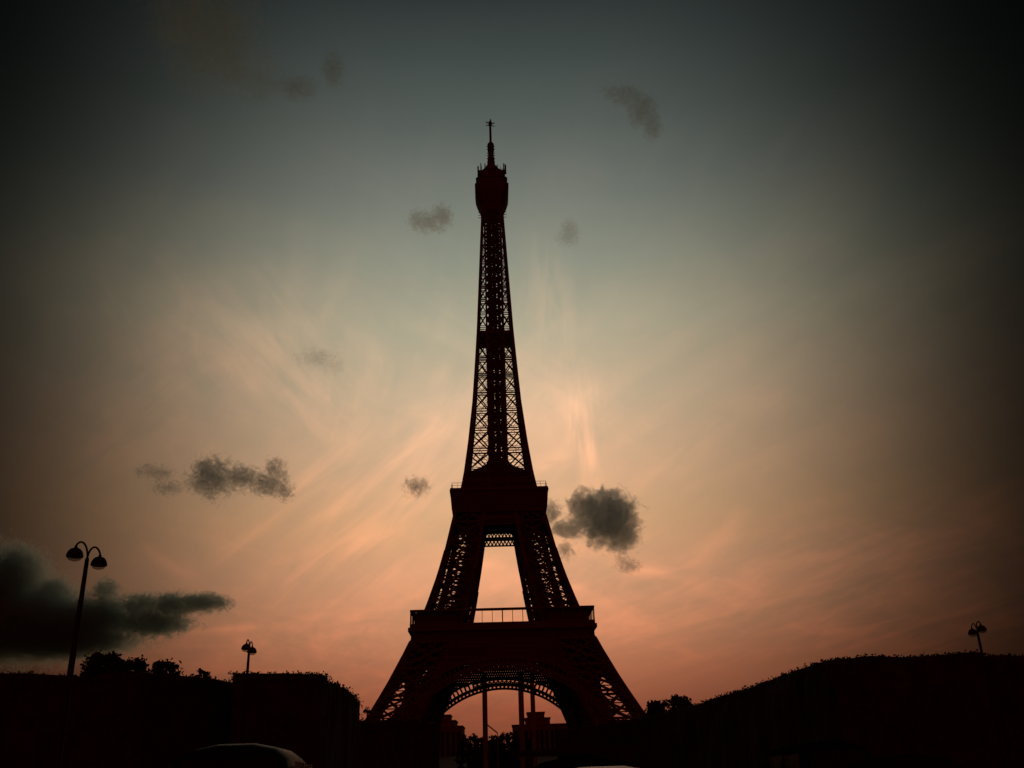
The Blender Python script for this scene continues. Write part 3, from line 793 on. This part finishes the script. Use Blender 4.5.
# ------------------------------------------------------------------ dark clouds
def cloud(label, Y, lobes, dens=.05, soft=.25, amp=2.0, nscale=6.0, color=(.82, .955, .985), seed=0.0, th=.05):
    """lobes: (px x, px y, radius x, radius y); a volume with its own depth"""
    cx = sum(l[0] for l in lobes)/len(lobes); cy = sum(l[1] for l in lobes)/len(lobes)
    c0 = at(cx, cy, Y); k = (at(cx+1, cy, Y)-c0).length; kz = (at(cx, cy-1, Y)-c0).z
    L = []; PK = []
    for lo_ in lobes:
        x, y, rx, ry = lo_[:4]; p = at(x, y, Y)-c0; PK.append(lo_[4] if len(lo_) > 4 else 1.0); L.append((Vector((p.x, 0, p.z)), Vector((rx*k, (rx*ry)**.5*k, ry*kz))))
    def field(q): return max(k_-Vector(((q.x-c.x)/r.x, (q.y-c.y)/r.y, (q.z-c.z)/r.z)).length for (c, r), k_ in zip(L, PK))
    import bmesh
    bm = bmesh.new(); bmesh.ops.create_icosphere(bm, subdivisions=5, radius=1.0)
    ext = max(abs(c.x)+r.x for c, r in L)*1.2
    for v in bm.verts:
        dd = v.co.normalized(); best = ext*.02
        for i in range(1, 60):
            q = dd*(ext*i/59)
            if field(q) > -.4: best = ext*i/59
        v.co = dd*best
    for _ in range(2): bmesh.ops.smooth_vert(bm, verts=bm.verts, factor=.5, use_axis_x=True, use_axis_y=True, use_axis_z=True)
    me = bpy.data.meshes.new('cloud'); bm.to_mesh(me); bm.free()
    o = bpy.data.objects.new('cloud', me); sc.collection.objects.link(o); o.location = c0
    m = bpy.data.materials.new('cloud vapour'); m.use_nodes = True; n = m.node_tree; n.nodes.clear(); b = NB(n)
    tc = b.n('ShaderNodeTexCoord').outputs['Object']; acc = None
    for (c, r), k_ in zip(L, PK):
        f = b.m('SUBTRACT', k_, b.v('LENGTH', b.v('DIVIDE', b.v('SUBTRACT', tc, tuple(c)), tuple(r))))
        acc = f if acc is None else b.m('SMOOTH_MAX', acc, f, .18)
    avg = sum(min(r.x, r.z) for c, r in L)/len(L)
    nv = b.v('ADD', tc, (seed*avg*10, seed*avg*3, 0))
    nz = b.noise(nv, nscale/avg*.5, 3, .5, 1.1)
    val = b.m('ADD', acc, b.m('MULTIPLY', b.m('SUBTRACT', nz, .5), amp))
    dn = b.m('MULTIPLY', b.sm(val, th, th+soft), dens/avg*30)
    pv_ = b.n('ShaderNodeVolumePrincipled'); pv_.inputs['Color'].default_value = (*color, 1); b.put(pv_.inputs['Density'], dn)
    pv_.inputs['Anisotropy'].default_value = .7
    om = b.n('ShaderNodeOutputMaterial'); n.links.new(pv_.outputs[0], om.inputs[1])
    me.materials.append(m)
    tag(o, label, 'cloud', 'dark clouds at dusk'); return o
cloud('dense round dark cloud right of the tower, just below the second platform', 2500,
      [(608, 519, 34, 31), (588, 511, 24, 25), (620, 535, 22, 20), (604, 500, 22, 14), (570, 528, 30, 14, .85), (552, 514, 20, 24, .62), (566, 548, 22, 22, .5)], dens=.07, seed=1.3, nscale=4.5, amp=1.7)
cloud('ragged dark grey cloud strip on the left, above the lamp and bank', 2600,
      [(212, 478, 26, 22), (205, 470, 14, 16), (240, 478, 26, 13), (268, 484, 24, 13), (276, 470, 12, 14), (284, 492, 12, 10)], dens=.05, amp=3.0, nscale=4.5, th=.12, seed=2.2, soft=.4)
cloud('small faint cloud wisp left of the ragged cloud strip', 2600, [(160, 474, 16, 9), (150, 470, 12, 8), (168, 488, 20, 8), (142, 472, 10, 7)], dens=.025, amp=3.4, nscale=4, th=.15, seed=3.7, soft=.5)
cloud('very large dark cloud bank low on the left, behind the tallest lamp', 3000,
      [(20, 628, 110, 36), (18, 574, 30, 32), (52, 598, 26, 24), (85, 620, 68, 27), (106, 592, 14, 16), (142, 606, 28, 15), (172, 606, 34, 15), (198, 603, 38, 11), (152, 623, 46, 16), (60, 640, 90, 22), (-40, 600, 90, 60)],
      dens=.14, amp=2.0, nscale=8, seed=4.1, color=(.62, .78, .77))
cloud('tiny dark cloud left of the second platform', 2500, [(416, 487, 15, 11), (422, 485, 10, 9)], dens=.035, amp=3.2, nscale=4, th=.15, seed=5.2, soft=.5)
cloud('curled grey cloud upper left of the tower, level with the summit', 2400, [(441, 217, 14, 14), (428, 223, 18, 11), (417, 220, 12, 11)], dens=.022, amp=2.4, nscale=4, seed=6.4, soft=.5)
cloud('small grey wisp right of the tower shaft', 2400, [(570, 232, 12, 16), (567, 238, 14, 8)], dens=.009, amp=2, seed=7.7, soft=.5)
cloud('slanting grey cloud high on the right of the summit', 2400, [(628, 96, 20, 12), (642, 110, 18, 18), (652, 124, 12, 18), (615, 92, 20, 8)], dens=.014, amp=2.4, seed=8.3, color=(.5, .62, .58), nscale=5, soft=.5)
cloud('tiny wisp under the round dark cloud', 2500, [(628, 566, 14, 8), (622, 560, 8, 7)], dens=.02, amp=3.2, nscale=4, seed=9.1, soft=.5)
cloud('faint wisp halfway up the left sky', 2500, [(318, 358, 26, 9), (334, 366, 12, 9)], dens=.006, amp=3.2, nscale=4, th=.1, seed=9.9, soft=.5)
cloud('dim dark smudge of cloud high on the left', 2400, [(215, 40, 60, 50), (255, 82, 40, 18), (190, 15, 50, 40)], dens=.02, amp=2.2, seed=10.6, color=(.5, .62, .58), nscale=5, soft=.6)
cloud('small dim cloud at the top, left of the tower axis', 2400, [(333, 70, 14, 20), (298, 88, 26, 12)], dens=.015, amp=2.4, seed=11.6, color=(.5, .62, .58), nscale=5, soft=.6)
